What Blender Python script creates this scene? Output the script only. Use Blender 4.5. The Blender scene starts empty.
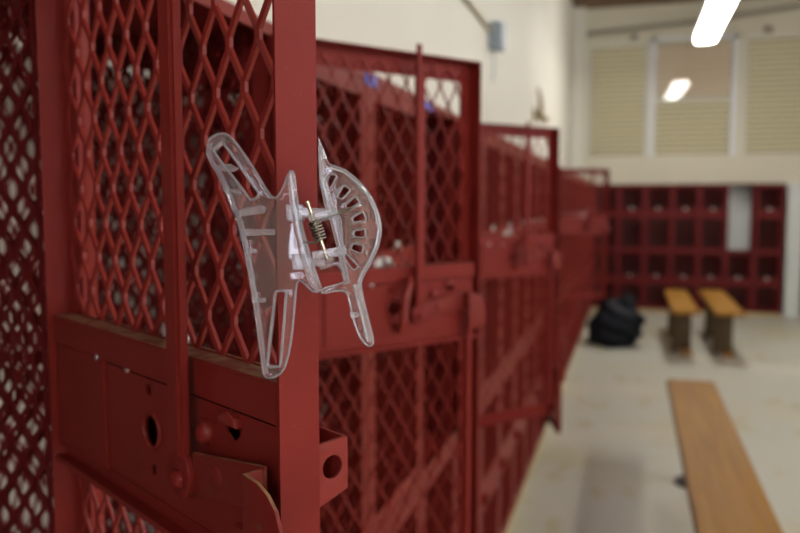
import bpy, bmesh, math, random
from mathutils import Vector, Matrix
random.seed(4)
S = bpy.context.scene
C = S.collection
PI = math.pi
H = 1.38                       # eye height
# ------------------------------------------------------------------ materials
def mat(name, col, rough=.5, metal=0., spec=.5, noise=None, bump=None, coat=0.):
    m = bpy.data.materials.new(name); m.use_nodes = True
    nt = m.node_tree; b = nt.nodes['Principled BSDF']
    b.inputs['Base Color'].default_value = (*col, 1)
    b.inputs['Roughness'].default_value = rough
    b.inputs['Metallic'].default_value = metal
    b.inputs['Specular IOR Level'].default_value = spec
    b.inputs['Coat Weight'].default_value = coat
    b.inputs['Coat Roughness'].default_value = .15
    tc = nt.nodes.new('ShaderNodeTexCoord')
    if noise:
        for (scale, lo, hi, col2, stretch) in noise:
            mp = nt.nodes.new('ShaderNodeMapping'); mp.inputs['Scale'].default_value = stretch
            nt.links.new(tc.outputs['Object'], mp.inputs['Vector'])
            n = nt.nodes.new('ShaderNodeTexNoise'); n.inputs['Scale'].default_value = scale; n.inputs['Detail'].default_value = 5
            nt.links.new(mp.outputs[0], n.inputs['Vector'])
            r = nt.nodes.new('ShaderNodeMapRange'); r.inputs['From Min'].default_value = lo; r.inputs['From Max'].default_value = hi
            nt.links.new(n.outputs['Fac'], r.inputs['Value'])
            mx = nt.nodes.new('ShaderNodeMix'); mx.data_type = 'RGBA'
            nt.links.new(r.outputs[0], mx.inputs['Factor'])
            prev = b.inputs['Base Color'].links
            if prev: nt.links.new(prev[0].from_socket, mx.inputs['A'])
            else: mx.inputs['A'].default_value = (*col, 1)
            mx.inputs['B'].default_value = (*col2, 1)
            nt.links.new(mx.outputs['Result'], b.inputs['Base Color'])
    if bump:
        n = nt.nodes.new('ShaderNodeTexNoise'); n.inputs['Scale'].default_value = bump[0]; n.inputs['Detail'].default_value = 3
        nt.links.new(tc.outputs['Object'], n.inputs['Vector'])
        bp = nt.nodes.new('ShaderNodeBump'); bp.inputs['Strength'].default_value = bump[1]; bp.inputs['Distance'].default_value = bump[2]
        nt.links.new(n.outputs['Fac'], bp.inputs['Height']); nt.links.new(bp.outputs[0], b.inputs['Normal'])
    return m
U = (1, 1, 1)
RED = mat('red_enamel', (.19, .0165, .012), .42, 0, .17, [(900, .68, .75, (.30, .11, .09), U), (14, .50, .75, (.155, .0125, .0095), U)], (260, .10, .0004))
REDM = mat('red_mesh_enamel', (.205, .019, .0135), .40, 0, .30)
FARRED = mat('shaded_crimson_enamel', (.125, .0095, .0095), .45, 0, .16, [(14, .50, .75, (.105, .008, .008), U)])  # locker red, a little more crimson, darkened for the dim far end
SHADEDM = mat('shaded_crimson_mesh_enamel', (.13, .010, .010), .45, 0, .2)  # mesh red darkened for shade inside the lockers and at the far end
RUST = mat('worn_latch_metal', (.17, .016, .012), .42, 0., .2, [(120, .60, .72, (.15, .06, .03), U)])
SILVER = mat('plated_metal', (.62, .62, .62), .3, .9)
PLATE = mat('pale_number_plate', (.62, .60, .58), .4, .3)
STEEL = mat('dark_spring_steel', (.23, .21, .18), .28, 1.)
PIN = mat('hinge_pin_metal', (.55, .50, .38), .25, .9)
WALL = mat('cream_wall_paint', (.76, .735, .65), .6, 0, .3, [(1.3, .45, .8, (.72, .69, .60), U)], (9, .15, .004))
FARW = mat('cream_far_wall_paint', (.72, .68, .54), .6, 0, .3, [(1.1, .45, .8, (.67, .63, .49), U)])
FLOOR = mat('cream_vinyl_floor', (.50, .485, .41), .45, 0, .4, [(1.6, .5, .68, (.49, .445, .30), U), (5, .58, .70, (.43, .37, .20), (1, .5, 1)), (.8, .52, .7, (.60, .57, .49), U)])
CEIL = mat('brown_wood_ceiling', (.20, .12, .07), .6, 0, .3, [(3, .4, .7, (.14, .08, .045), (8, .5, 1))])
PLINTH = mat('tan_painted_plinth', (.58, .46, .24), .5, 0, .4, [(6, .45, .7, (.48, .37, .19), U)])
WOOD = mat('varnished_maple', (.36, .17, .022), .5, 0, .15, [(5, .42, .66, (.26, .12, .026), (14, .6, 2)), (2.5, .5, .75, (.40, .21, .06), (10, .4, 2))])
TRES = mat('dark_brown_trestle', (.07, .045, .018), .6, 0, .3)
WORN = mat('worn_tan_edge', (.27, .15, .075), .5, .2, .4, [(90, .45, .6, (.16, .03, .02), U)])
DARK = mat('shaded_back_panel', (.045, .022, .02), .7, 0, .2)  # near-black colour stands in for the shade deep inside the far lockers
IRON = mat('dark_cast_iron', (.06, .045, .035), .5, .5)
BAG = mat('black_nylon', (.004, .005, .009), .6, 0, .2, None, (60, .3, .004))
WHITE = mat('white_window_frame', (.78, .79, .80), .4)
BLIND = mat('tan_blind_slat', (.72, .66, .44), .55)
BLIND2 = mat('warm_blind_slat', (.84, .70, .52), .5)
BACKING = mat('blind_shadow_gap', (.16, .14, .09), .8)
GREYBOX = mat('blue_grey_box_paint', (.27, .33, .38), .4)
CONDUIT = mat('tan_conduit', (.44, .38, .27), .4, .2)
BRASS = mat('aged_brown_metal', (.30, .21, .08), .45, .4)
PIPE = mat('grey_pipe', (.34, .31, .25), .5)
BLUE = mat('blue_tape_film', (.05, .14, .62), .45)
COLUMN = mat('pale_grey_paint', (.60, .62, .60), .5)
FIX = mat('white_fixture_enamel', (.75, .75, .72), .4)
def emis(name, col, st):
    m = bpy.data.materials.new(name); m.use_nodes = True; nt = m.node_tree
    nt.nodes.remove(nt.nodes['Principled BSDF'])
    e = nt.nodes.new('ShaderNodeEmission'); e.inputs[0].default_value = (*col, 1); e.inputs[1].default_value = st
    nt.links.new(e.outputs[0], nt.nodes['Material Output'].inputs[0]); return m
LAMP = emis('lit_fluorescent_diffuser', (1, .98, .93), 23.)
DAY = emis('frosted_pane_in_daylight', (.93, .95, 1), 3.5)
FILLC = emis('cool_fill_pane', (.80, .86, 1), 8.)  # glow of the fill window added behind the camera
def glass(name, col, ior, rough=0.):
    m = bpy.data.materials.new(name); m.use_nodes = True; b = m.node_tree.nodes['Principled BSDF']
    b.inputs['Base Color'].default_value = (*col, 1); b.inputs['Roughness'].default_value = rough
    b.inputs['IOR'].default_value = ior; b.inputs['Transmission Weight'].default_value = 1.; return m
def acrylic(name, haze, rough=.03):  # haze mixes lavender white into clear plastic for its highlights and veil
    m = glass(name, (.97, .965, .99), 1.49, rough); nt = m.node_tree; g = nt.nodes['Principled BSDF']
    d = nt.nodes.new('ShaderNodeBsdfTranslucent'); d.inputs[0].default_value = (.93, .92, 1., 1)
    f = nt.nodes.new('ShaderNodeBsdfDiffuse'); f.inputs[0].default_value = (.93, .92, 1., 1)
    x = nt.nodes.new('ShaderNodeMixShader'); x.inputs[0].default_value = .5; y = nt.nodes.new('ShaderNodeMixShader'); y.inputs[0].default_value = haze
    nt.links.new(d.outputs[0], x.inputs[1]); nt.links.new(f.outputs[0], x.inputs[2]); nt.links.new(g.outputs[0], y.inputs[1]); nt.links.new(x.outputs[0], y.inputs[2])
    nt.links.new(y.outputs[0], nt.nodes['Material Output'].inputs[0]); return m
CLEAR = acrylic('clear_acrylic', .03)
HAZY = acrylic('highlight_whitened_acrylic', .19, .04)  # same clear plastic, whitened to paint the highlights on rims, ribs and lugs
def thin_glass(name):
    m = bpy.data.materials.new(name); m.use_nodes = True; nt = m.node_tree; nt.nodes.remove(nt.nodes['Principled BSDF'])
    t = nt.nodes.new('ShaderNodeBsdfTransparent'); g = nt.nodes.new('ShaderNodeBsdfGlossy'); g.inputs['Roughness'].default_value = .03
    w = nt.nodes.new('ShaderNodeLayerWeight'); p = nt.nodes.new('ShaderNodeMath'); p.operation = 'POWER'; p.inputs[1].default_value = 5
    f = nt.nodes.new('ShaderNodeMath'); f.operation = 'MULTIPLY_ADD'; f.inputs[1].default_value = .9; f.inputs[2].default_value = .04
    nt.links.new(w.outputs['Facing'], p.inputs[0]); nt.links.new(p.outputs[0], f.inputs[0]); x = nt.nodes.new('ShaderNodeMixShader')
    nt.links.new(f.outputs[0], x.inputs[0]); nt.links.new(t.outputs[0], x.inputs[1]); nt.links.new(g.outputs[0], x.inputs[2]); nt.links.new(x.outputs[0], nt.nodes['Material Output'].inputs[0]); return m
PANE = thin_glass('window_glass')
# ------------------------------------------------------------------ mesh helpers
def box(bm, a, b, rot=None):
    a = Vector(a); b = Vector(b); c = (a+b)/2; d = b-a
    r = bmesh.ops.create_cube(bm, size=1)
    for v in r['verts']:
        p = Vector((v.co.x*d.x, v.co.y*d.y, v.co.z*d.z))
        v.co = c + (rot @ p if rot else p)
def cyl(bm, p, q, r, n=14, r2=None):
    p = Vector(p); q = Vector(q); d = q-p
    R = d.to_track_quat('Z', 'Y').to_matrix().to_4x4()
    bmesh.ops.create_cone(bm, cap_ends=True, segments=n, radius1=r, radius2=r if r2 is None else r2, depth=d.length, matrix=Matrix.Translation((p+q)/2) @ R)
def dome(bm, c, r, axis, sc=.55, n=12):
    R = Vector(axis).to_track_quat('Z', 'Y').to_matrix().to_4x4()
    bmesh.ops.create_uvsphere(bm, u_segments=n, v_segments=8, radius=r, matrix=Matrix.Translation(c) @ R @ Matrix.Diagonal((1, 1, sc, 1)))
def tube(bm, pts, r, n=8, closed=False):
    P = [Vector(p) for p in pts]; rings = []; L = len(P); up = None
    for i, p in enumerate(P):
        t = (P[(i+1) % L] - P[i-1]) if closed else (P[min(i+1, L-1)] - P[max(i-1, 0)])
        t.normalize()
        if up is None: up = t.orthogonal()
        up = (up - t*up.dot(t)).normalized(); w = t.cross(up)
        rr = r[i] if isinstance(r, (list, tuple)) else r
        rings.append([bm.verts.new(p + (up*math.cos(a) + w*math.sin(a))*rr) for a in [2*PI*k/n for k in range(n)]])
    m = L if closed else L-1
    for i in range(m):
        a, b = rings[i], rings[(i+1) % L]
        for k in range(n): bm.faces.new((a[k], a[(k+1) % n], b[(k+1) % n], b[k]))
    if not closed:
        bm.faces.new(rings[0][::-1]); bm.faces.new(rings[-1])
def plate(bm, outline, holes=(), th=.002, bev=0., M=None, res=2):
    """flat sheet with real holes: outline in its own x,y, thickness th about z=0"""
    cu = bpy.data.curves.new('t', 'CURVE'); cu.dimensions = '2D'; cu.fill_mode = 'BOTH'
    cu.extrude = max(th/2-bev, 1e-5); cu.bevel_depth = bev; cu.bevel_resolution = res; cu.offset = -bev
    for pl in [outline]+list(holes):
        s = cu.splines.new('POLY'); s.points.add(len(pl)-1); s.use_cyclic_u = True
        for q, p in zip(s.points, pl): q.co = (p[0], p[1], 0, 1)
    o = bpy.data.objects.new('t', cu); C.objects.link(o)
    me = bpy.data.meshes.new_from_object(o.evaluated_get(bpy.context.evaluated_depsgraph_get()))
    bpy.data.objects.remove(o); bpy.data.curves.remove(cu)
    t = bmesh.new(); t.from_mesh(me); bpy.data.meshes.remove(me)
    bmesh.ops.remove_doubles(t, verts=t.verts, dist=1e-6)
    if M is not None: bmesh.ops.transform(t, matrix=M, verts=t.verts)
    mt = bpy.data.meshes.new('t2'); t.to_mesh(mt); t.free(); bm.from_mesh(mt); bpy.data.meshes.remove(mt)
def circle(c, r, n=20, a=1., b=1.): return [(c[0]+a*r*math.cos(2*PI*k/n), c[1]+b*r*math.sin(2*PI*k/n)) for k in range(n)]
def rrect(x0, y0, x1, y1, r=.003, n=4):
    o = []
    for cx, cy, a0 in ((x1-r, y0+r, -PI/2), (x1-r, y1-r, 0), (x0+r, y1-r, PI/2), (x0+r, y0+r, PI)):
        o += [(cx+r*math.cos(a0+PI/2*k/n), cy+r*math.sin(a0+PI/2*k/n)) for k in range(n+1)]
    return o
def mesh(name, bm, m, bev=0., smooth=True):
    bmesh.ops.recalc_face_normals(bm, faces=bm.faces)
    if bev: bmesh.ops.bevel(bm, geom=[e for e in bm.edges if len(e.link_faces) == 2 and e.calc_face_angle(0) > .6], offset=bev, segments=2, affect='EDGES', clamp_overlap=True)
    me = bpy.data.meshes.new(name); bm.to_mesh(me); bm.free(); me.materials.append(m)
    if smooth:
        me.shade_smooth() if hasattr(me, 'shade_smooth') else None
        me.set_sharp_from_angle(angle=math.radians(35))
    return me
def link(name, me, parent=None, loc=(0, 0, 0), rz=0):
    o = bpy.data.objects.new(name, me); C.objects.link(o); o.location = loc; o.rotation_euler = (0, 0, rz)
    if parent: o.parent = parent
    return o
def obj(name, bm, m, parent=None, bev=0., smooth=True): return link(name, mesh(name, bm, m, bev, smooth), parent)
def tag(o, label, cat, group=None):
    o['label'] = label; o['category'] = cat
    if group: o['group'] = group
    return o
def thing(name, label, cat, loc=(0, 0, 0), rz=0, group=None): return tag(link(name, None, None, loc, rz), label, cat, group)
def struct(name, bm, m, bev=0.):
    o = obj(name, bm, m, None, bev); o['kind'] = 'structure'; return o
# ------------------------------------------------------------------ setting
XW, YF, YB, XR, ZC = -.77, 10.55, -4.6, 4.4, 3.86
b = bmesh.new(); box(b, (XW-.2, YB-.2, -.1), (XR+.2, YF+.2, 0)); struct('floor', b, FLOOR)
b = bmesh.new(); box(b, (XW-.2, YB-.2, ZC), (XR+.2, YF+.2, ZC+.1)); struct('ceiling', b, CEIL)
b = bmesh.new(); box(b, (XW-.15, YB, 0), (XW, YF, ZC)); struct('wall_left', b, WALL)
openings = [('window_6', .9, 1.2, H-.35, H+.35, 1, DAY), ('window_4', 1.3, 4.5, H+.5, H+2.2, 4, DAY), ('door_1', -1.25, -.35, .02, H+.95, 1, DAY)]
b = bmesh.new(); yy = YB
for nm, ya, yb, za, zb, n, m in sorted(openings, key=lambda o: o[1]):
    box(b, (XR, yy, 0), (XR+.15, ya, ZC)); box(b, (XR, ya, 0), (XR+.15, yb, za)); box(b, (XR, ya, zb), (XR+.15, yb, ZC)); yy = yb
box(b, (XR, yy, 0), (XR+.15, YF, ZC)); struct('wall_right', b, WALL)
for nm, ya, yb, za, zb, n, m in openings:
    b = bmesh.new()
    for k in range(n+1):
        y = ya+(yb-ya)*k/n; box(b, (XR-.02, y-.03, za), (XR+.06, y+.03, zb))
    for z in (za+.03, (za+zb)/2, zb): box(b, (XR-.018, ya, z-.03), (XR+.058, yb, z+.03))
    w = struct(nm, b, WHITE)
    b = bmesh.new(); box(b, (XR+.07, ya, za), (XR+.08, yb, zb)); obj('pane', b, m, w)
bx0, bx1, bz0, bz1 = .1, 1.4, H+.4, H+2.25
b = bmesh.new(); box(b, (XW, YB-.15, 0), (bx0, YB, ZC)); box(b, (bx1, YB-.15, 0), (XR, YB, ZC)); box(b, (bx0, YB-.15, 0), (bx1, YB, bz0)); box(b, (bx0, YB-.15, bz1), (bx1, YB, ZC)); struct('wall_back', b, WALL)
b = bmesh.new()
for k in range(4): x = bx0+(bx1-bx0)*k/3; box(b, (x-.03, YB-.06, bz0), (x+.03, YB+.02, bz1))
for z in (bz0, (bz0+bz1)/2, bz1): box(b, (bx0, YB-.058, z-.03), (bx1, YB+.018, z+.03))
w = struct('window_5', b, WHITE)  # unseen window added behind the camera as fill for clip and near door
b = bmesh.new(); box(b, (bx0, YB-.08, bz0), (bx1, YB-.07, bz1)); obj('pane', b, FILLC, w)
WZ0, WZ1 = H+.605, H+2.02
wins = [(-.57, .145), (.235, 1.165), (1.30, 2.25)]
b = bmesh.new()
box(b, (XW, YF, 0), (XR, YF+.15, WZ0)); box(b, (XW, YF, WZ1), (XR, YF+.15, ZC))
xs = [XW]+[v for w in wins for v in w]+[XR]
for i in range(0, len(xs), 2): box(b, (xs[i], YF, WZ0), (xs[i+1], YF+.15, WZ1))
struct('wall_far', b, FARW)
for i, (x0, x1) in enumerate(wins):
    b = bmesh.new(); t = .045; mid = (WZ0+WZ1)/2-.03
    for A, B in (((x0-.05, WZ0-.03), (x0+.02, WZ1+.05)), ((x1-.02, WZ0-.03), (x1+.05, WZ1+.05)), ((x0-.05, WZ1-.01), (x1+.05, WZ1+.05))):
        if i != 1 and (A[0] == x0-.05 or B[1] == WZ1+.05) and not A[1] > WZ1-.2: A, B = (x0, A[1]), (x0+.02, WZ1) if A[0] < x0 else B
        if i != 1 and A[1] > WZ1-.2: A, B = (x0, WZ1-.02), (x1, WZ1)
        if i != 1 and B[0] == x1+.05: A, B = (x1-.02, WZ0), (x1, WZ1)
        if i != 1: A = (A[0], max(A[1], WZ0))
        box(b, (A[0], YF-(.03 if i == 1 else 0), A[1]), (B[0], YF+.05, B[1]))
    if i == 1: box(b, (x0, YF-.02, mid-.012), (x1, YF+.002, mid+.012))
    w = struct('window_%d' % (i+1), b, WHITE, .004)
    b = bmesh.new(); yp = YF+(.0 if i == 1 else .128); box(b, (x0+.03, yp, mid+.012 if i == 1 else WZ0+.001), (x1-.03, yp+.004, WZ1-.012), Matrix.Rotation(math.radians(1. if i == 1 else 0), 3, 'Z'))
    if i == 1: box(b, (x0+.02, YF+.128, WZ0+.001), (x1-.02, YF+.132, mid)); obj('pane', b, PANE, w)
    t = thing('venetian_blind', ['tan closed window blind left of the white framed centre window', 'warm tan blind behind the centre far window pane that reflects the lamp', 'tan closed window blind right of the white framed centre window'][i], 'blind', ((x0+x1)/2, YF+(.036 if i == 1 else .030), WZ0), 0, 'closed blinds in the far windows')
    hw = (x1-x0)/2-.025; hh = WZ1-WZ0
    b = bmesh.new(); box(b, (-hw, -.02, hh-.05), (hw, .02, hh-.02)); obj('headrail', b, BLIND, t)
    def slats(z0, z1, n, m):
        b = bmesh.new(); p = (z1-z0)/n
        for k in range(n):
            box(b, (-hw, -.003, -p*.43), (hw, .003, p*.43)); 
            for v in b.verts[-8:] if hasattr(b.verts, '__getitem__') and not b.verts.ensure_lookup_table() else []:
                v.co = Matrix.Rotation(math.radians(20), 3, 'X') @ v.co; v.co.z += z0+(k+.5)*p
        obj('slats', b, m, t)
    if i == 1:
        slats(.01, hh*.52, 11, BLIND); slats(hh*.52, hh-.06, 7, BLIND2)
    else: slats(.01, hh-.06, 21, BLIND)
    b = bmesh.new(); box(b, (-hw, .028, 0), (hw, .036, hh-.02)); obj('backing', b, BACKING, t)
b = bmesh.new(); box(b, (XW+.3, -.6, 0), (XW+.305, -.59, .001)); b.free()
b = bmesh.new(); box(b, (XW+.001, YF-.14, 0), (XW+.15, YF-.001, ZC-.001)); struct('trim_1', b, WALL)
b = bmesh.new(); box(b, (1.775, YF-.38, 0), (1.945, YF-.001, 1.6)); struct('trim_2', b, COLUMN, .006)
# ------------------------------------------------------------------ expanded metal
def expanded(bm, x0, x1, z0, z1, y, swd=.030, lwd=.051, wd=.0028, th=.0023, bond=.0055):
    """vertical diamond mesh; strands zigzag and touch in bonds"""
    w = x1-x0; h = z1-z0
    n = max(2, round(w/(swd/2))); a = w/n
    m = max(2, round(h/(lwd/2))); l = h/m
    for i in range(n+1):
        path = []
        for j in range(m+1):
            sgn = 1 if (i+j) % 2 else -1
            x = x0+i*a+sgn*(a/2-wd*.38)
            if i == 0: x = max(x, x0+wd*.5)
            if i == n: x = min(x, x1-wd*.5)
            z = z0+j*l
            path.append((x, max(z-bond/2, z0), sgn)); path.append((x, min(z+bond/2, z1), sgn))
        prev = None
        for k, (x, z, sgn) in enumerate(path):
            # lean of each strand gives the twisted look of real expanded metal
            dy = .0006*sgn
            ring = [bm.verts.new((x+sx*wd/2, y+dy+sy*th/2+sx*.0005, z)) for sx, sy in ((-1, -1), (1, -1), (1, 1), (-1, 1))]
            if prev:
                for q in range(4): bm.faces.new((prev[q], prev[(q+1) % 4], ring[(q+1) % 4], ring[q]))
            prev = ring
T = .0236                                    # door thickness
def XZ(y, flip=False):                       # plate x,y -> door x,z at depth y
    return Matrix(((1, 0, 0, 0), (0, 0, -1, y), (0, 1, 0, 0), (0, 0, 0, 1)))
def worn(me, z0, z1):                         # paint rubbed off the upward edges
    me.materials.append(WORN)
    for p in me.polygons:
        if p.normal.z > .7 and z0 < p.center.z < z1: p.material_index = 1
class Kit: pass
def make_kit(P, D, zt, zm, zb, RED=RED, REDM=REDM):
    """meshes of one two-tier locker; x along the row 0..P, front at y=0 facing -y, hinges at x=P"""
    K = Kit(); K.P, K.D, K.zt, K.zm, K.zb = P, D, zt, zm, zb
    q = .0125
    b = bmesh.new()
    for x0 in (.0004, P-q):
        x1 = x0+q-.0004
        box(b, (x0, 0, zb), (x1, .002, zt)); xx = x0 if x0 < .1 else x1-.002
        box(b, (xx, .002, zb), (xx+.002, .03, zt))
        box(b, (xx if x0 < .1 else xx-.014, D-.003, zb), (xx+.016 if x0 < .1 else xx+.002, D, zt))
    for z0, z1 in ((zt-.0165, zt), (zm-.011, zm+.011), (zb, zb+.014)): box(b, (q, 0, z0), (P-q, .002, z1)); box(b, (q, D-.003, z0), (P-q, D, z1))
    for z in (zb, zb+.5*(zm-zb)): box(b, (.0004, D-.02, z), (P-.0004, D-.003, z+.02))
    K.frame = mesh('frame', b, RED, .0006)
    def pan(z):
        b = bmesh.new(); box(b, (.0024, .002, z-.001), (P-.0024, D-.003, z+.001)); return mesh('shelf', b, RED)
    K.top, K.shelf, K.bottom = pan(zt-.002), pan(zm), pan(zb+.002)
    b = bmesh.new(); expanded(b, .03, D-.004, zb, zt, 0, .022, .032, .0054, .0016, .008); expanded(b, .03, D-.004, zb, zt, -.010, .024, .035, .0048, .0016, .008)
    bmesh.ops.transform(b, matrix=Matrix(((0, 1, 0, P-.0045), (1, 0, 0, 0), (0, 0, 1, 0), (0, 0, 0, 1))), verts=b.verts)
    K.side = mesh('side_mesh', b, SHADEDM, 0, False)  # interior shade is put into the mesh colour
    b = bmesh.new(); expanded(b, .016, P-.016, zb, zt, D-.006, .022, .034, .0048, .0018, .008); K.back = mesh('back_mesh', b, SHADEDM, 0, False)
    W = P-2*q-.004; K.W = W; K.piv = P-q-.002
    def door(z0, z1, rt, rb):
        """closed door: hinge at x=0, free edge at x=-W, outside y=0, inside y=T"""
        d = Kit(); f = .021
        b = bmesh.new()
        box(b, (-W, 0, z0), (-W+.0018, T, z1)); box(b, (-.0018, 0, z0), (0, T, z1))          # edge plates
        box(b, (-W+.0018, 0, z1-.0018), (-.0018, T, z1)); box(b, (-W+.0018, 0, z0), (-.0018, T, z0+.0018))
        for A, B in (((-W+.0018, z0+.0018), (-W+f, z1-.0018)), ((-f, z0+.0018), (-.0018, z1-.0018)), ((-W+f, z1-.028), (-f, z1-.0018)), ((-W+f, z0+.0018), (-f, z0+.028))):
            box(b, (A[0], 0, A[1]), (B[0], .0018, B[1]))                                   # outer flange
        box(b, (-W+.0018, .0018, z1-.020), (-.0018, .0032, z1-.0018))
        # mid rail: outer sheet, upper strip with ledge, drilled lower sheet, bottom lip
        box(b, (-W+f, 0, rb), (-f, .0018, rt))
        box(b, (-W+.0075, .005, rt-.0018), (-.005, .0196, rt)); box(b, (-W+.0075, .0180, rt-.0215), (-.005, .0200, rt-.0018))
        holes = [circle((-.175, rt-.0565), .0105, 24), circle((-.171, rt-.031), .0036), circle((-.176, rt-.082), .0034)]
        hz = rt-.030
        holes.append([(-.284, hz-.001), (-.267, hz-.001), (-.268, hz-.006), (-.2755, hz-.011), (-.283, hz-.006)])
        holes.append(rrect(-.218, rt-.060, -.206, rt-.034, .002))
        if W < .3: holes = [[(x*W/.33, y) for x, y in h] for h in holes]
        plate(b, [(-W+.009, rb+.006), (-.005, rb+.006), (-.005, rt-.0236), (-W+.009, rt-.0236)], holes, .0016, 0, XZ(.0172))
        box(b, (-W+.006, .0164, rb), (-.021, .0275, rb+.004)); box(b, (-W+.006, .0018, rb), (-.021, .0164, rb+.004))
        box(b, (-W+.0075, .0164, rb+.004), (-.019, .019, rb+.012))
        # hinge side stiffener
        box(b, (-.104, .0182, rb+.012), (-.0645, .0206, rt-.0216))
        tube(b, [(-.175+.0115*math.cos(a), .0182, rt-.0565+.0115*math.sin(a)) for a in [2*PI*k/20 for k in range(20)]], .0017, 6, True)
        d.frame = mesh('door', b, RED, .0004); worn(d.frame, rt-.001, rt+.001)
        d.panels = []
        for A, B in ((z0+.012, rb+.004), (rt-.004, z1-.012)):
            b = bmesh.new(); expanded(b, -W+.008, -.006, A, B, .0034); d.panels.append(mesh('mesh_panel', b, REDM, 0, False))
        k = W/.33
        b = bmesh.new()                                                                    # rod from above the door down to the latch
        top = z1-.004+(.016 if rt > 1 else 0); xr = -.235*k
        box(b, (xr-.0078, T+.0016, rt-.056), (xr+.0078, T+.0092, z1-.03)); 
        box(b, (xr-.005, T+.0016, z1-.03), (xr+.005, T+.0056, top))
        plate(b, circle((xr, rt-.0665), .0125, 20, 1, 1.15), (), .005, .0006, XZ(T+.004))
        d.rod = mesh('latch_rod', b, RED, .0022)
        b = bmesh.new(); dome(b, (xr, T+.0068, rt-.0695), .0058, (0, 1, 0), .7); d.rodrivet = mesh('rivet', b, RED)
        b = bmesh.new()                                                                    # latch bar with hooked tab
        plate(b, [(-.320*k, rt-.0645), (-.320*k, rt-.0413), (-.246*k, rt-.0520), (-.246*k, rt-.0755)], (), .002, .0002, XZ(T+.002))
        box(b, (-.320*k, T+.003, rt-.063), (-.318*k, T+.0125, rt-.0425))
        M_ = Matrix(((1, 0, 0, 0), (0, 0, -1, T+.0135), (0, 1, 0, 0), (0, 0, 0, 1))); za = rt-.074
        plate(b, [(-.3185*k, rt-.095), (-.3185*k, rt-.0423), (-.331*k, rt-.0435), (-.340*k, rt-.047), (-.347*k, rt-.053), (-.351*k, rt-.062), (-.351*k, rt-.085), (-.348*k, rt-.095)], (), .0022, .0005, M_)
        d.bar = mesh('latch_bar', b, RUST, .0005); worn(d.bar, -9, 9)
        b = bmesh.new(); tube(b, [(-.178*k, T+.002, rt-.088), (-.178*k, T+.013, rt-.075), (-.180*k, T+.015, rt-.048), (-.192*k, T+.010, rt-.022), (-.196*k, T+.004, rt-.014)], [.005, .0062, .0062, .0055, .004], 8); d.lever = mesh('latch_lever', b, REDM)
        b = bmesh.new(); dome(b, (-.272*k, T+.003, rt-.059), .0065, (0, 1, 0), .25); d.barr = mesh('rivet', b, RUST)
        b = bmesh.new(); dome(b, (-.247*k, .0185, rt-.0415), .0075, (0, 1, 0), .75); d.bump = mesh('bolt_head', b, REDM)
        b = bmesh.new(); plate(b, [(-.2855*k, hz-.001), (-.2835*k, hz+.004), (-.2755*k, hz+.007), (-.2675*k, hz+.004), (-.2655*k, hz-.001)], (), .006, .0015, XZ(.0195)); d.louver = mesh('louver', b, REDM)
        b = bmesh.new(); dome(b, (-.092*k, .0196, rt-.0215), .0030, (0, 1, 0), .5); d.r1 = mesh('rivet', b, SILVER)
        b = bmesh.new(); dome(b, (-.140*k, .0184, rt-.0222), .0030, (0, 1, 0), .5); d.r2 = mesh('rivet', b, SILVER)
        b = bmesh.new()                                                                    # padlock staple on the outside
        ys = Matrix(((0, 0, 1, -W+.0045), (-1, 0, 0, 0), (0, 1, 0, 0), (0, 0, 0, 1)))        # plate x -> -y, plate y -> z
        zt_, zl = rt-.034, rt-.066
        plate(b, [(0, zl-.003), (.021, zl+.004), (.021, zt_), (0, zt_-.001)], [circle((.0108, rt-.0485), .0062, 20)], .0022, .0004, ys)
        box(b, (-W+.0045, -.021, zl+.004), (-W+.028, -.0188, zt_)); box(b, (-W+.026, -.019, zl+.004), (-W+.028, 0, zt_))
        d.staple = mesh('padlock_staple', b, REDM, .0003)
        b = bmesh.new(); plate(b, circle((-W*.52, rt+.004), .019, 24, 1, .5), (), .0016, .0003, XZ(-.0012)); d.num = mesh('number_plate', b, PLATE)
        b = bmesh.new()                                                                    # lower rod going down from the latch
        box(b, (-.308*k, T+.0035, z0+.03), (-.299*k, T+.0085, za-.001)); d.low = mesh('lower_rod', b, RED, .0008)
        return d
    K.up = door(zm+.015, zt-.018, zt-.0886-.22, zt-.20-.22)
    c = (zm+zb)/2
    K.lo = door(zb+.017, zm-.014, c+.045, c-.056)
    return K
def put_locker(K, name, label, group, loc, rz, up=0, lo=0, detail=True, leftmesh=False, no_up=False, sz=1.):
    K.near = up == 59
    t = thing(name, label, 'locker', loc, rz, group); t.scale = (1, 1, sz)
    link('frame', K.frame, t); link('top_panel', K.top, t); link('shelf', K.shelf, t); link('bottom_panel', K.bottom, t)
    link('side_mesh', K.side, t)
    if detail: link('back_mesh', K.back, t)
    if leftmesh: link('side_mesh', K.side, t, (-K.P+.009, 0, 0))
    for nm, d, a in (('upper_door', K.up, up), ('lower_door', K.lo, lo)):
        if no_up and nm == 'upper_door': continue
        o = link(nm, d.frame, t, (K.piv, 0.0004, 0), math.radians(a))
        for m in d.panels: link('mesh_panel', m, o)
        link('padlock_staple', d.staple, o)
        if d is K.up or not detail: pl = link('number_plate', d.num, o); pl['label'] = 'small pale oval number plate'
        if detail:
            off = (0, 0, 0) if K.near and nm == 'upper_door' else (.022, 0, 0)
            for nm2, m in (('latch_rod', d.rod), ('latch_bar', d.bar), ('rivet', d.rodrivet), ('rivet', d.barr)): link(nm2, m, o, off)
            if off[0]: link('latch_lever', d.lever, o)
            for m in (d.r1, d.r2): link('rivet', m, o)['label'] = 'small silver rivet'
            link('bolt_head', d.bump, o); link('louver', d.louver, o); link('lower_rod', d.low, o)
    return t
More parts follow.
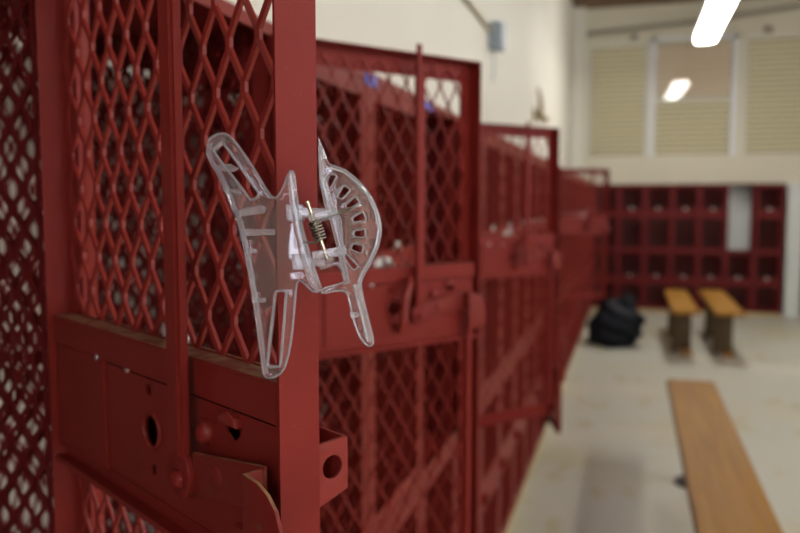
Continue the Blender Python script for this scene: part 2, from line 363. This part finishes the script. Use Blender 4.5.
# ------------------------------------------------------------------ the row along the left wall
X0, Y0, P = -.43, .526, .358
K = make_kit(P, .30, H+.22, H-.61, H-1.25)
NROW = 26
labels = {0: 'red mesh locker nearest the camera, its open door holding the clear hair claw clip',
          1: 'red mesh locker with the second open door, just right of the clip',
          4: 'red mesh locker with the third open door, halfway along the left row',
          12: 'red mesh locker with the fourth open door, left of the black bag',
          11: 'red mesh locker with its lower door left ajar, far along the left row'}
opens = {0: 59, 1: 143, 4: 138.5, 12: 121}
for k in range(-3, NROW):
    lab = 'closed red mesh locker of the left row, nearer than the open doors' if k < 0 else labels.get(k, {2: 'closed red mesh locker behind the second open door, nearer of the two with blue tape', 3: 'closed red mesh locker behind the second open door, farther of the two with blue tape'}.get(k,
          'closed red mesh locker between the third and fourth open doors of the left row' if k < 11 else 'closed red mesh locker beyond the last open door of the left row'))
    grp = 'closed lockers between the open doors of the left row' if 4 < k < 11 else ('closed lockers at the near end of the left row' if k < 0 else 'closed lockers at the far end of the left row' if k > 12 else 'red mesh lockers of the left row')
    put_locker(K, 'mesh_locker', lab, grp, (X0, Y0-K.piv+k*P, 0), PI/2, opens.get(k, 0), 17 if k == 11 else 0, True, k == -3)
b = bmesh.new(); box(b, (XW+.02, Y0-K.piv-3*P, 0), (-.462, Y0-K.piv+NROW*P, H-1.252)); struct('trim_3', b, PLINTH, .004)
for y, k in ((1.279, 0), (1.678, 1)):
    b = bmesh.new(); box(b, (X0+.0004, y-.035-k*.012, H+.196+k*.004), (X0+.0016, y+.02, H+.214)); tag(obj('blue_tape', b, BLUE), ['blue tape strip on the locker top rail behind the second open door, left piece', 'blue tape strip on the locker top rail, right of the second door latch rod'][k], 'tape', 'blue tape strips on the locker row')
# ------------------------------------------------------------------ lockers along the far wall
PF = .315
KF = make_kit(PF, .36, H+.22, H-.60, H-1.33, FARRED, SHADEDM)
fx = 1.735-8*PF
names = ['closed red locker at the left end of the far wall bank', 'second red locker from the left in the far wall bank', 'third red locker from the left in the far wall bank', 'fourth red locker from the left in the far wall bank', 'fifth red locker from the left in the far wall bank', 'red locker in the far bank just left of the one with no upper door', 'red locker in the far wall bank missing its upper door, pale inside', 'red locker at the right end of the far wall bank beside the pale column']
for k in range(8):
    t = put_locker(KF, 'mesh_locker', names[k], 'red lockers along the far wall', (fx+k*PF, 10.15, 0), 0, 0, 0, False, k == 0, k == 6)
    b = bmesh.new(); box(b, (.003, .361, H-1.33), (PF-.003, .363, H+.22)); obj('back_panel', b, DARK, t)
    if k == 6:
        b = bmesh.new(); box(b, (.014, .30, H-.59), (PF-.014, .304, H+.19)); o = obj('back_panel', b, COLUMN, t); o['label'] = 'pale grey back panel'
put_locker(KF, 'mesh_locker', 'red locker beyond the pale column at the right edge of the photo', 'red lockers along the far wall', (1.965, 10.15, 0), 0, 0, 0, False, True)
b = bmesh.new(); box(b, (fx, 10.17, 0), (1.735, YF-.02, H-1.331)); box(b, (1.965, 10.17, 0), (1.965+PF, YF-.02, H-1.331)); struct('trim_4', b, PLINTH, .004)
# ------------------------------------------------------------------ benches
def bench(label, x0, x1, y0, y1, zt, peds, trestle=0):
    t = thing('locker_room_bench', label, 'bench', ((x0+x1)/2, (y0+y1)/2, 0), 0, 'wooden locker room benches')
    hw, hl = (x1-x0)/2, (y1-y0)/2
    b = bmesh.new(); box(b, (-hw, -hl, zt-.036), (hw, hl, zt)); obj('seat_plank', b, WOOD, t, .006)
    for py in peds:
        b = bmesh.new(); y = py-(y0+y1)/2
        box(b, (-hw*.85, y-.03, zt-.044), (hw*.85, y+.03, zt-.036))
        if trestle:
            plate(b, [(-.085, 0), (-.05, 0), (-.03, .03), (.03, .03), (.05, 0), (.085, 0), (.08, zt-.044), (-.08, zt-.044)], (), .06, .004, XZ(y))
            o = obj('pedestal', b, TRES, t); b = bmesh.new(); box(b, (.0, y-.17, .002), (.085, y-.032, .035)); obj('foot', b, WOOD, o, .004)['label'] = 'golden wooden foot block'; continue
        cyl(b, (0, y, .02), (0, y, zt-.044), .024); cyl(b, (0, y, 0), (0, y, .012), .085, 20); cyl(b, (0, y, .012), (0, y, .05), .06, 16, .026)
        cyl(b, (0, y, zt-.09), (0, y, zt-.044), .026, 16, .06)
        obj('pedestal', b, IRON, t)
    return t
bench('long golden wooden bench in the aisle, nearest to the camera', .198, .434, .9, 4.29, .45, (1.5, 2.75, 3.98))
bench('short wooden bench by the far lockers, nearer the black bag', .355, .575, 7.05, 8.75, .45, (7.55, 8.35), 1)
bench('short wooden bench by the far lockers, farther right from the bag', .70, .94, 7.05, 8.8, .45, (7.55, 8.35), 1)
# ------------------------------------------------------------------ black bag
t = thing('duffel_bag', 'slumped black bag on the floor by the left lockers', 'bag', (-.11, 7.75, 0))
b = bmesh.new(); bmesh.ops.create_uvsphere(b, u_segments=48, v_segments=32, radius=1)
for v in b.verts:
    x, y, z = v.co; f = 1-.38*max(0, z); x0 = x
    if z < 0:
        q = max(1-z*z, .02)**.5; q = (q**.25)/q; x *= q; y *= q
    x = math.copysign(abs(x)**.75, x); y = math.copysign(abs(y)**.8, y)
    nx = .255*x*f+.05*z+.012*math.sin(9*z+3*y)+.010*math.sin(13*x0+4*z)
    nz = .235+.235*z+.03*math.sin(5*x0+2*y)*max(0, z)-.05*x0*max(0, z)
    v.co = (nx, .19*y*f+.012*math.sin(11*z+5*x0), max(nz, .004))
obj('bag_body', b, BAG, t)
b = bmesh.new(); tube(b, [(.10+.075*math.cos(a), .0, .40+.085*math.sin(a)) for a in [PI*k/14 for k in range(15)]], .011, 8); obj('handle', b, BAG, t)
b = bmesh.new(); tube(b, [(-.17, -.12, .30), (-.24, -.19, .18), (-.22, -.235, .06), (-.08, -.25, .014), (.10, -.225, .03), (.20, -.17, .14)], .012, 8); obj('strap', b, BAG, t)
b = bmesh.new(); tube(b, [(-.13+.26*k/12, -.10-.02*math.sin(PI*k/12), .395-.06*(k/12)) for k in range(13)], .006, 6); obj('zip', b, IRON, t)
# ------------------------------------------------------------------ things on the walls
t = thing('junction_box', 'small blue grey metal box on the left wall above the lockers, at the conduit end', 'electrical box', (XW, 4.33, H+.905))
b = bmesh.new(); box(b, (0.0005, -.055, -.075), (.075, .055, .075)); obj('housing', b, GREYBOX, t, .006)
b = bmesh.new(); box(b, (.076, -.05, -.07), (.079, .05, .07)); obj('cover', b, GREYBOX, t, .001)
b = bmesh.new(); tube(b, [(.02, .0, -.076), (.022, .01, -.16), (.014, .012, -.24)], .0045, 6); obj('cable', b, GREYBOX, t)
b = bmesh.new(); tube(b, [(XW+.0145, 4.274, H+.93), (XW+.0145, 3.6, H+.935), (XW+.0145, 2.0, H+.935), (XW+.0145, YB+.01, H+.935)], .014, 10)
tag(obj('conduit', b, CONDUIT), 'thin tan conduit running along the left wall to the blue grey box', 'conduit')
t = thing('wall_bracket', 'small brown metal bracket on the left wall above the third open locker door', 'bracket', (XW, 6.35, H+.70))
b = bmesh.new(); box(b, (.0005, -.05, -.07), (.012, .05, .05)); obj('base_plate', b, BRASS, t, .002)
b = bmesh.new(); tube(b, [(.012, 0, -.02), (.06, -.03, .01), (.07, -.16, .10), (.06, -.24, .17)], [.02, .022, .016, .009], 8); cyl(b, (.05, .02, -.03), (.11, .0, -.05), .03, 12, .018); obj('arm', b, BRASS, t)
b = bmesh.new(); tube(b, [(XW+.16, YF-.10, H+2.14), (.8, YF-.10, H+2.22), (2.4, YF-.10, H+2.38)], .032, 10)
tag(obj('ceiling_pipe', b, PIPE), 'grey pipe crossing the far wall just under the ceiling', 'pipe')
for x, lab in ((-.02, 'small dark clip above the far left blind'), (1.54, 'small dark clip above the far right blind')):
    b = bmesh.new(); box(b, (x-.045, YF-.06, WZ1+.03), (x+.045, YF-.001, WZ1+.10)); cyl(b, (x, YF-.08, WZ1+.03), (x, YF-.08, WZ1+.09), .03)
    tag(obj('wall_clip', b, PIPE, None, .002), lab, 'clip')
# ------------------------------------------------------------------ lights
def fixture(x, y0, y1, z, label, along=True, power=70):
    t = thing('ceiling_light', label, 'light', (x, (y0+y1)/2, z), 0, 'hanging fluorescent lights'); hl = (y1-y0)/2
    b = bmesh.new(); box(b, (-.10, -hl, .045), (.10, hl, .10)); obj('housing', b, FIX, t, .006)
    b = bmesh.new(); box(b, (-.098, -hl, -.02), (.098, hl, .044)); obj('diffuser', b, LAMP, t, .012)
    for s in (-1, 1):
        b = bmesh.new(); cyl(b, (0, s*hl*.7, .10), (0, s*hl*.7, ZC-z-.0005), .008, 8); obj('stem', b, FIX, t)
fixture(.70, 6.6, 8.98, H+1.70, 'lit white fluorescent light hanging at the top of the photo before the far windows')
for x, y in ((2.6, 3.9), (2.9, -.6), (3.6, -3.2)): fixture(x, y-1.2, y+1.2, H+1.70, 'lit fluorescent light hanging outside the photo, over the locker room')  # the rearmost is added as fill from behind for the near door
# ------------------------------------------------------------------ camera
yaw, pitch = math.radians(16.551), math.radians(4.739)
cam = bpy.data.cameras.new('camera'); co = bpy.data.objects.new('camera', cam); C.objects.link(co); S.camera = co
co.location = (0, 0, H); co.rotation_euler = (PI/2-pitch, 0, yaw)
cam.sensor_width = 36; cam.lens = 36*778/800; cam.clip_start = .02; cam.clip_end = 60
cam.dof.use_dof = True; cam.dof.focus_distance = .358; cam.dof.aperture_fstop = 8.; cam.dof.aperture_blades = 0
# ------------------------------------------------------------------ the hair claw clip on the edge of the near door
Rm = Matrix.Rotation(yaw, 3, 'Z') @ Matrix.Rotation(PI/2-pitch, 3, 'X')
DC = .352; px = DC/778
org = Vector((0, 0, H)) + Rm @ Vector(((300-400)*px, -(230-266.5)*px, -DC))
clip = thing('hair_claw_clip', 'clear plastic hair claw clip clamped on the edge of the nearest open locker door', 'hair clip')
clip.matrix_world = Matrix.Translation(org) @ Rm.to_4x4()
def L(pts): return [((x-300)*px, -(y-230)*px) for x, y in pts]
def refine(bm, step):
    for ax in (0, 1):
        lo = min(v.co[ax] for v in bm.verts); hi = max(v.co[ax] for v in bm.verts); c = lo+step
        while c < hi:
            p = [0, 0, 0]; p[ax] = c; n = [0, 0, 0]; n[ax] = 1
            bmesh.ops.bisect_plane(bm, geom=bm.verts[:]+bm.edges[:]+bm.faces[:], plane_co=p, plane_no=n, dist=1e-7); c += step
def smooth_loop(pts, n=2):
    for _ in range(n):
        o = []
        for i in range(len(pts)):
            a, c = pts[i], pts[(i+1) % len(pts)]
            o += [(a[0]*.75+c[0]*.25, a[1]*.75+c[1]*.25), (a[0]*.25+c[0]*.75, a[1]*.25+c[1]*.75)]
        pts = o
    return pts
def rounded(pts, f=.12):
    o = []
    for i, p in enumerate(pts):
        a, c = Vector(pts[i-1]), Vector(pts[(i+1) % len(pts)]); p = Vector(p)
        r = min((a-p).length, (c-p).length)*.38 if f is None else f
        r = min(r, (a-p).length*.45, (c-p).length*.45)
        u, w = p+(a-p).normalized()*r, p+(c-p).normalized()*r
        for k in range(5):
            t = k/4; o.append(tuple(u*(1-t)**2+p*2*t*(1-t)+w*t*t))
    return o
def ring(bm, loop, grow, th, z=0., bev=.0004):
    cx = sum(p[0] for p in loop)/len(loop); cy = sum(p[1] for p in loop)/len(loop); o = []
    n = len(loop)
    for i in range(n):
        p, q = Vector(loop[i-1]), Vector(loop[(i+1) % n]); d = (q-p).normalized(); nn = Vector((d.y, -d.x))
        c = Vector(loop[i]); 
        if nn.dot(c-Vector((cx, cy))) < 0: nn = -nn
        o.append(tuple(c+nn*grow))
    plate(bm, o, [loop], th, bev, Matrix.Translation((0, 0, z)))
def solid(bm, n0):
    bm.faces.ensure_lookup_table()
    for f in bm.faces[n0:]: f.material_index = 1
def pbox(bm, pts, th, z=0., bev=.0004): plate(bm, L(pts), (), th, bev, Matrix.Translation((0, 0, z)))
def bend(bm, f):
    for v in bm.verts: v.co.z += f(v.co.x/px+300, -v.co.y/px+230)*px
# left jaw
outl = [(206, 140), (210.6, 135.3), (218, 132.5), (226.6, 133.5), (233, 140), (244.4, 155), (255.7, 172), (265, 188), (272.6, 198.5), (278, 197), (284, 187), (288.5, 174), (292, 170), (295, 176), (296.5, 200), (300, 225), (306, 250), (314, 275), (321, 288), (318, 292.5), (312, 291), (305, 283.5), (299.6, 279.5), (296.4, 284), (294.8, 306), (291.7, 338), (287.5, 360), (282, 373), (272.5, 378), (263.5, 377), (261.4, 360), (257.6, 331.5), (253.4, 303), (248.7, 274), (244, 248.7), (237.5, 222), (230, 205.7), (224.7, 190), (217, 174), (210.6, 164.4), (205, 153)]
slotA = rounded(L([(213, 150), (221.5, 142.5), (259, 195), (252, 200)]), 2.5*px)
slotB = rounded(L([(277, 292), (286, 291.5), (280, 365), (268.5, 365)]), 2.5*px)
b = bmesh.new()
plate(b, smooth_loop(L(outl), 1), [slotA, slotB], .0024, .0008)
n0 = len(b.faces)
ring(b, slotA, 2.2*px, .006, .001); ring(b, slotB, 2.2*px, .006, .001)
for r in ([(234, 211), (262, 205), (267, 208), (265, 213), (238, 217)], [(243, 229), (275, 229.5), (275, 235), (245, 236)], [(246, 248), (257, 249), (257, 253), (247, 254)], [(252, 297), (266, 298), (266, 302), (253, 303)], [(222, 187), (240, 191), (241, 194), (224, 192)], [(214, 165), (231, 164), (238, 168), (233, 171), (217, 170)]):
    pbox(b, r, .0055, .001)
tube(b, [(p[0], p[1], .0006) for p in smooth_loop(L(outl), 1)], 1.3*px, 6, True)
edge = [(207, 143), (206, 153), (211.5, 164), (218, 174), (226, 190), (231.5, 206), (239, 222), (245, 249), (250, 274), (255, 303), (259, 331), (263, 360), (265, 374)]
tube(b, [((x-299)*px, -(y-230)*px, .0012) for x, y in edge], 3.2*px, 8)
solid(b, n0); refine(b, .0045); n0 = len(b.faces)
bend(b, lambda x, y: -.0008*max(0, 300-x)**2-.03*max(0, 300-x))
pbox(b, [(290, 171), (294.5, 174), (299, 203), (304, 229), (311, 255), (319, 279), (322, 288), (317, 292), (309, 280), (301, 258), (295, 231), (291.5, 204), (289, 184)], .0065, .0015, .0007)
for yy in (213, 262):                                              # hinge lugs of the left jaw
    for z in (-.0035, .0035):
        pbox(b, [(287 if yy < 230 else 293, yy-8), (303, yy-8), (304, yy-5), (326, yy-4), (326, yy+4), (304, yy+5), (303, yy+8), (288 if yy < 230 else 294, yy+8)], .0018, z)
solid(b, n0); obj('left_jaw', b, CLEAR, clip).data.materials.append(HAZY)
# right jaw
disc = [(320, 170), (319, 139), (323, 150), (328, 164), (332, 165.6), (345, 170), (358, 180), (369.4, 193), (377, 209), (381.6, 229), (378, 247), (371, 262), (363, 276), (360, 283), (364, 303), (370, 327), (374, 343), (369.5, 348), (362.5, 342.5), (355, 327), (350.5, 306), (347.5, 292), (338, 290), (322, 294), (321, 289), (340, 284), (346, 281), (342, 269), (341, 259), (340.5, 245), (339.5, 230), (336, 217), (331, 204), (325, 192), (322, 180)]
def radial(c, ang, ln, w0, w1):
    a = math.radians(ang); d = (math.cos(a), -math.sin(a)); n = (-d[1], d[0]); q = []
    for s, w in ((-ln/2, w0/2), (ln/2, w1/2)): q += [(c[0]+d[0]*s+n[0]*w, c[1]+d[1]*s+n[1]*w), (c[0]+d[0]*s-n[0]*w, c[1]+d[1]*s-n[1]*w)]
    return rounded(L([q[0], q[1], q[3], q[2]]), 1.8*px)
slots = [radial((331, 181.5), 68, 13, 4, 6), radial((343.5, 193), 55, 12, 4, 7), radial((352, 203.5), 38, 12, 4, 7), radial((358.5, 218), 22, 11, 4, 8), radial((359.5, 233.5), 2, 10, 5, 7), radial((357, 248), -16, 10, 5, 7), radial((350.5, 262), -50, 16, 3, 5)]
b = bmesh.new()
plate(b, smooth_loop(L(disc), 1), slots, .0024, .0008)
n0 = len(b.faces)
for s in slots: ring(b, s, 1.7*px, .005, .0008)
tube(b, [(p[0], p[1], .0006) for p in smooth_loop(L(disc), 1)], 1.1*px, 6, True)
rim = [(330, 166.5), (345, 171.5), (357, 181.5), (368, 194.5), (375.5, 210), (379.5, 229), (376.5, 246), (369.5, 261), (361.5, 275), (359, 283)]
tube(b, [((x-300)*px, -(y-230)*px, .0006) for x, y in rim], 2.4*px, 8)
tube(b, [((x-300)*px, -(y-230)*px, .001) for x, y in ((356, 284), (360, 300), (365, 322), (370, 342))], 3.4*px, 8)
pbox(b, [(350, 312), (358, 313), (358, 317), (351, 318)], .005)
solid(b, n0); refine(b, .0045); n0 = len(b.faces)
bend(b, lambda x, y: -.0045*max(0, x-330)**2-.02*max(0, x-330))
pbox(b, [(319, 138), (322, 146), (327, 180), (333, 201), (340, 222), (344, 245), (346, 262), (350, 283), (345, 284), (340, 264), (337, 246), (332, 226), (325, 205), (320.5, 184)], .0065, .0015, .0007)
for yy, (xa, xb) in ((216, (309, 339)), (253, (313, 347))):
    for z in (-.0015, .0058):
        pbox(b, [(xa, yy-1), (xb-2, yy-7), (xb, yy-3), (xb, yy+2), (xa+2, yy+7)], .0018, z)
pbox(b, [(319, 267), (338, 261), (343, 265), (345, 272), (341, 270), (337, 265), (321, 270)], .003)
solid(b, n0); obj('right_jaw', b, CLEAR, clip).data.materials.append(HAZY)
# spring and pin
a0, a1 = Vector(((315-300)*px, -(221-230)*px, .0050)), Vector(((322-300)*px, -(241-230)*px, .0050))
ax = (a1-a0).normalized(); e1 = ax.orthogonal().normalized(); e2 = ax.cross(e1); n = 110; rr = 5.6*px
coil = [a0+(a1-a0)*(i/n)+(e1*math.cos(2*PI*7*i/n)+e2*math.sin(2*PI*7*i/n))*rr for i in range(n+1)]
b = bmesh.new(); tube(b, [Vector(((352-300)*px, -(208-230)*px, .003)), Vector(((338-300)*px, -(215-230)*px, .0045)), Vector(((324-300)*px, -(219-230)*px, .0045))]+coil+[Vector(((316-300)*px, -(243-230)*px, .004)), Vector(((303-300)*px, -(243-230)*px, .003))], 1.15*px, 8)
obj('spring', b, STEEL, clip)
b = bmesh.new(); cyl(b, a0-ax*20*px, a1+ax*19*px, 2.0*px, 10); obj('hinge_pin', b, PIN, clip)
# ------------------------------------------------------------------ view
w = bpy.data.worlds.new('world'); S.world = w; w.use_nodes = True
w.node_tree.nodes['Background'].inputs[0].default_value = (.5, .5, .5, 1); w.node_tree.nodes['Background'].inputs[1].default_value = 0.
v = S.view_settings; S.display_settings.display_device = 'sRGB'; v.view_transform = 'Standard'; v.look = 'None'; v.gamma = 1; v.use_curve_mapping = False
v.exposure = .45
S.cycles.use_denoising = True; S.cycles.max_bounces = 14; S.cycles.transmission_bounces = 14; S.cycles.transparent_max_bounces = 14
S.cycles.sample_clamp_indirect = 8
